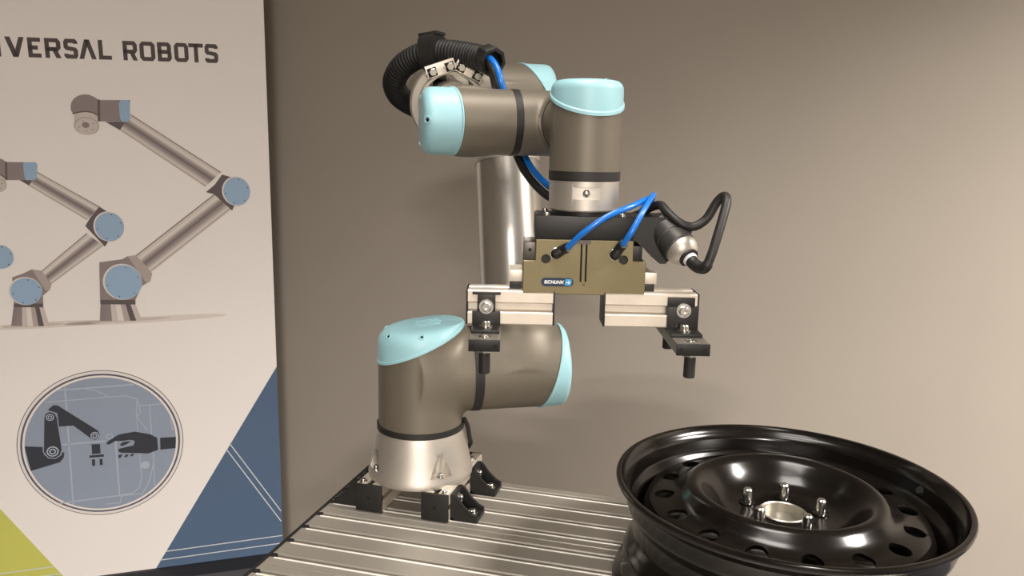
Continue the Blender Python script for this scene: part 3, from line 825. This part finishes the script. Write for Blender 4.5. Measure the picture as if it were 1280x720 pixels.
# soft floor shadows under the printed robots
poly('printed_shadow', 'print_shadow', ell(-300, 776, 215, 9), 1, extra=[ell(-560, 778, 150, 9)])
poly('printed_shadow', 'print_shadow_dark', ell(-345, 778, 105, 4.5), 2, extra=[ell(-590, 779, 75, 4.5)])
def stripes(name, quad, par):
    """tube shading as printed bands across a quad (start-left, end-left, end-right, start-right)"""
    p0, p1, p2, p3 = [Vector(q) for q in quad]
    def tone(t_):
        if t_ < .05: return .35
        if t_ < .24: return .80 + .6 * (t_ - .05)
        if t_ < .52: return .93 - 2.7 * (t_ - .24)
        if t_ < .86: return .17 + 2.1 * (t_ - .52)
        return .88 - 2.2 * (t_ - .86)
    NB = 18
    for i in range(NB):
        s_, e_ = i / NB, (i + 1) / NB
        poly(name, 'print_tone_%d' % max(0, min(12, round(12 * tone((s_ + e_) / 2)))), [tuple(p0.lerp(p3, s_)), tuple(p1.lerp(p2, s_)), tuple(p1.lerp(p2, e_)), tuple(p0.lerp(p3, e_))], 4, par)
def printed_robot(D, par):
    stripes('printed_forearm', D['fore'], par)
    stripes('printed_upper_arm', D['up'], par)
    poly('printed_wrist_bracket', 'print_taupe_dark', D['tri'], 3, par)
    p = D['base']
    q = [Vector(v_) for v_ in p]
    cols = ['print_silver_dark', 'print_taupe', 'print_silver', 'print_silver_light', 'print_silver_mid', 'print_taupe_dark', 'print_silver']
    for i, m_ in enumerate(cols):
        s_, e_ = i / len(cols), (i + 1) / len(cols)
        poly('printed_base', m_, [tuple(q[0].lerp(q[1], s_)), tuple(q[0].lerp(q[1], e_)), tuple(q[3].lerp(q[2], e_)), tuple(q[3].lerp(q[2], s_))], 4, par)
    poly('printed_shoulder', 'print_taupe', D['sh'], 5, par)
    poly('printed_collar', 'print_silver_mid', D['collar'], 6, par)
    poly('printed_seal', 'print_taupe_dark', D['band'], 6, par)
    poly('printed_elbow', 'print_taupe_dark', D['el'], 5, par)
    poly('printed_wrist', 'print_taupe', D['w1'], 5, par)
    poly('printed_wrist_cap', 'print_cap', D['wcap'], 6, par)
    poly('printed_wrist_barrel', 'print_taupe', D['ver'], 6, par)
    poly('printed_seal', 'print_taupe_dark', D['wband'], 7, par)
    poly('printed_flange', 'print_silver', D['fl'], 5, par)
    lines('printed_seal', 'print_taupe_dark', [D['arc']], 3.2, 7, par)
    cu, cv, ru, rv = D['disc']
    poly('printed_flange_face', 'print_silver_mid', ell(cu, cv, ru, rv), 8, par)
    poly('printed_flange_face', 'print_silver', ell(cu + .5, cv - 1, ru * .93, rv * .92), 9, par)
    poly('printed_flange_hole', 'print_silver_dark', ell(cu - 2, cv + 2, ru * .30, rv * .34), 10, par,
         [ell(cu + ru * .62 * math.cos(t_), cv + rv * .62 * math.sin(t_), 1.5, 1.5, 10) for t_ in (.4, 2.0, 3.4, 4.6, 5.5)])
    for key in ('cap', 'ecap'):
        cu, cv, ru, rv = D[key]
        poly('printed_joint_rim', 'print_silver_light', ell(cu - 2, cv + 1, ru * 1.06, rv * 1.05), 7, par)
        poly('printed_joint_cap', 'print_cap', ell(cu, cv, ru, rv), 8, par)
        poly('printed_cap_screw', 'print_dark', ell(cu + ru * .86 * math.cos(.3), cv + rv * .86 * math.sin(.3), 1.7, 1.7, 8), 9, par,
             [ell(cu + ru * .86 * math.cos(t_), cv + rv * .86 * math.sin(t_), 1.7, 1.7, 8) for t_ in (1.35, 3.3, 4.4, 5.4)])
D1 = dict(base=[(-418, 828), (-329, 822), (-315, 774), (-424, 780)], band=[(-418, 841), (-328, 836), (-329, 822), (-418, 828)],
          sh=[(-411, 947), (-353, 953), (-338, 961), (-317, 963), (-279, 909), (-286, 887), (-308, 875), (-328, 836), (-418, 841)],
          collar=[(-338, 961), (-317, 963), (-279, 909), (-286, 887), (-296, 882)],
          cap=(-355, 888, 47, 49), up=[(-317, 963), (-101, 1130), (-58, 1086), (-281, 914)],
          el=[(-122, 1136), (-98, 1156), (-76, 1185), (-50, 1177), (-34, 1125), (-55, 1082), (-101, 1130)], ecap=(-39, 1137, 36, 40),
          fore=[(-300, 1350), (-78, 1192), (-123, 1151), (-330, 1307)], tri=[(-364, 1329), (-330, 1307), (-300, 1349), (-304, 1331)],
          w1=[(-374, 1386), (-299, 1387), (-304, 1331), (-379, 1330)], wcap=[(-322, 1387), (-304, 1387), (-300, 1380), (-303, 1334), (-310, 1329), (-323, 1329), (-327, 1340), (-327, 1376)],
          ver=[(-440, 1350), (-444, 1358), (-444, 1368), (-441, 1379), (-434, 1389), (-424, 1396), (-410, 1400), (-396, 1399), (-384, 1393), (-376, 1387), (-376, 1338), (-381, 1346), (-392, 1353), (-410, 1356), (-428, 1353)],
          wband=[(-378, 1387), (-372, 1387), (-376, 1330), (-382, 1330)], fl=[(-436, 1354), (-423, 1360), (-394, 1358), (-380, 1344), (-381, 1319), (-440, 1319)], disc=(-410, 1318, 30, 23), arc=[(-441, 1349), (-428, 1353), (-410, 1356), (-392, 1353), (-380, 1345)])
D2 = dict(base=[(-631, 833), (-559, 828), (-550, 774), (-642, 781)], band=[(-629, 843), (-559, 839), (-560, 828), (-631, 833)],
          sh=[(-626, 915), (-598, 925), (-577, 935), (-554, 930), (-534, 891), (-539, 877), (-558, 861), (-559, 839), (-629, 843)],
          collar=[(-577, 935), (-554, 930), (-534, 891), (-539, 877), (-549, 873)],
          cap=(-596, 875, 38, 37), up=[(-554, 930), (-436, 1029), (-397, 993), (-534, 892)],
          el=[(-437, 1049), (-423, 1071), (-398, 1101), (-377, 1085), (-359, 1046), (-393, 990)], ecap=(-377, 1045, 36, 39.5),
          fore=[(-539, 1197), (-397, 1101), (-432, 1065), (-562, 1160)], tri=[(-583, 1176), (-561, 1160), (-543, 1182), (-545, 1178)],
          w1=[(-607, 1223), (-539, 1222), (-543, 1175), (-611, 1176)], wcap=[(-568, 1222), (-541, 1222), (-537, 1216), (-541, 1183), (-546, 1175), (-567, 1175), (-570, 1184), (-570, 1214)],
          ver=[(-661, 1190), (-659, 1212), (-646, 1228), (-632, 1233), (-618, 1231), (-607, 1223), (-611, 1177), (-617, 1184), (-632, 1192), (-655, 1186)],
          wband=[(-611, 1223), (-606, 1223), (-610, 1176), (-615, 1176)], fl=[(-656, 1187), (-645, 1192), (-625, 1191), (-614, 1180), (-614, 1164), (-658, 1164)], disc=(-636, 1163, 22, 18), arc=[(-657, 1185), (-645, 1190), (-632, 1192), (-622, 1189), (-613, 1180)])
def xf(D, k, ou, ov, cu, cv):
    o = {}
    for key, val in D.items():
        if isinstance(val, tuple): o[key] = (ou + (val[0] - cu) * k, ov + (val[1] - cv) * k, val[2] * k, val[3] * k)
        else: o[key] = [(ou + (p_[0] - cu) * k, ov + (p_[1] - cv) * k) for p_ in val]
    return o
D3 = xf(D2, .80, -646, 972, -377, 1045)
D3['fore'] = [(-703, 1030), (-661, 1014), (-690, 985), (-722, 1000)]
for key, dx, dy in (('w1', 65, -80), ('wcap', 65, -80), ('ver', 65, -80), ('wband', 65, -80), ('fl', 65, -80), ('tri', 65, -80), ('arc', 65, -80)):
    D3[key] = [(max(-778, p_[0] + dx - 0), p_[1] + dy) for p_ in D3[key]]
D3['disc'] = (D3['disc'][0] + 68, D3['disc'][1] - 80, 10, 9)
for nm_, D in (('printed_robot', D1), ('printed_robot', D2), ('printed_robot', D3)):
    printed_robot(D, sheet)
# round emblem
ec = (-448, 416); ER = 217
emb = poly('emblem_ring', 'print_ring', ell(*ec, ER, ER + 4, 72), 1)
poly('emblem_ring', 'print_white', ell(*ec, ER - 2, ER + 2, 72), 2)
poly('emblem_ring', 'print_ring', ell(*ec, ER - 9, ER - 6, 72), 3)
poly('emblem_ring', 'print_white', ell(*ec, ER - 14, ER - 11, 72), 4)
poly('emblem_disc', 'print_disc', ell(*ec, ER - 20, ER - 17, 72), 5)
lines('emblem_line', 'print_disc_line', [[(-544, 588), (-352, 587)], [(-528, 596), (-539, 240)], [(-553, 426), (-439, 424)], [(-413, 421), (-416, 251)], [(-572, 249), (-418, 251), (-382, 253)]], 4.2, 6)
lines('emblem_line', 'print_disc_line', [[(-583, 556), (-422, 556), (-375, 555), (-350, 545), (-342, 528), (-341, 498), (-352, 490), (-347, 540)], [(-382, 253), (-361, 268), (-353, 300), (-353, 348), (-352, 490), (-326, 442)],
      [(-339, 521), (-282, 521)], [(-315, 520), (-316, 441), (-317, 343), (-331, 289), (-355, 246)], [(-315, 371), (-320, 270)], [(-262, 475), (-258, 434)], [(-420, 249), (-358, 248), (-358, 243)], [(-412, 249), (-415, 228), (-455, 229)], [(-477, 586), (-449, 577), (-422, 558)]], 2.6, 6)
poly('emblem_dot', 'print_disc_line', ell(-340, 337, 12, 12, 24), 6)
lines('emblem_line', 'print_disc_line', [ell(-427, 436, 8, 8, 20) + [ell(-427, 436, 8, 8, 20)[0]]], 2.6, 6)
def inside(pts):   # keep drawing inside the disc
    out = []
    for u_, v_ in pts:
        d = Vector((u_ - ec[0], v_ - ec[1])); 
        if d.length > ER - 20: d = d.normalized() * (ER - 20)
        out.append((ec[0] + d.x, ec[1] + d.y))
    return out
poly('emblem_arm', 'print_dark', inside([(-652, 433), (-600, 425), (-598, 399), (-547, 403), (-550, 387), (-561, 374), (-636, 357)]), 7)
poly('emblem_arm', 'print_dark', [(-577, 533), (-562, 546), (-551, 544), (-530, 525), (-456, 458), (-452, 446), (-456, 434), (-466, 430), (-475, 435), (-517, 480), (-553, 481), (-554, 521)], 7)
poly('emblem_arm', 'print_disc', [(-590, 513), (-586, 525), (-573, 530), (-560, 525), (-555, 512), (-550, 412), (-556, 394), (-572, 385), (-590, 390), (-601, 410)], 8)
poly('emblem_arm', 'print_dark', [(-587, 512), (-583, 522), (-573, 527), (-562, 522), (-557, 511), (-553, 412), (-559, 396), (-572, 388), (-588, 393), (-598, 410)], 9)
for cu, cv, r_ in ((-576, 409, 18), (-573, 511, 12), (-465, 444, 13)):
    poly('emblem_joint', 'print_disc_line', ell(cu, cv, r_ * .86, r_ * .86, 28), 10)
    poly('emblem_joint', 'print_dark', ell(cu, cv, r_ * .66, r_ * .66, 28), 11)
    poly('emblem_joint', 'print_disc_line', ell(cu, cv, r_ * .48, r_ * .48, 24), 12)
    poly('emblem_joint', 'print_dark', ell(cu, cv, r_ * .28, r_ * .28, 20), 13)
poly('emblem_gripper', 'print_dark', [(-476, 418), (-454, 417), (-455, 388), (-477, 388)], 7, extra=[[(-484, 385), (-447, 384), (-447, 377), (-485, 378)], [(-479, 372), (-471, 372), (-472, 352), (-480, 352)], [(-459, 371), (-452, 371), (-452, 352), (-460, 352)]])
poly('emblem_hand', 'print_dark', [(-438, 415), (-432, 423), (-412, 435), (-402, 440), (-360, 444), (-320, 431), (-302, 418), (-302, 380), (-330, 372), (-372, 379), (-401, 383), (-408, 388), (-407, 396), (-388, 399), (-367, 402), (-362, 415), (-374, 420), (-395, 419), (-413, 421), (-431, 412)], 7,
     extra=[[(-409, 377), (-397, 378), (-405, 367), (-409, 368)], [(-390, 376), (-381, 376), (-387, 368), (-394, 368)], [(-376, 376), (-366, 376), (-372, 369), (-378, 369)], [(-403, 409), (-392, 416), (-372, 416), (-384, 408), (-398, 403)]])
poly('emblem_sleeve', 'print_dark', inside([(-294, 417), (-240, 415), (-240, 377), (-296, 380)]), 7)
# cassette, top bar and pole of the stand
mb = MB()
cb = [(-45, 0), (55, 0), (60, 20), (48, 58), (12, 74), (-20, 74), (-45, 50)]
H0 = V(BA.x, BA.y, 0)
mb.prism([H0 + U0 * (BL - 20) * mm - N0 * (p_ * mm) * -1 + Z * (q_ * mm) for p_, q_ in cb], U0 * ((edge(0) + 30 - BL) * mm))
mb.build('cassette', 'cassette', ban, smooth=False)
MB().cyl(H0 + U0 * (-.37) - N0 * .035 + Z * .05, H0 + U0 * (-.37) - N0 * .035 + Z * (.07 + BT * mm), .009, 16).build('support_pole', 'aluminium_profile', ban)
MB().box(B((BL + edge(BT)) / 2, BT, -2), ((edge(BT) - BL) / 2000, .006, .014), (BU, BN, BV), .002).build('top_bar', 'aluminium_profile', ban)
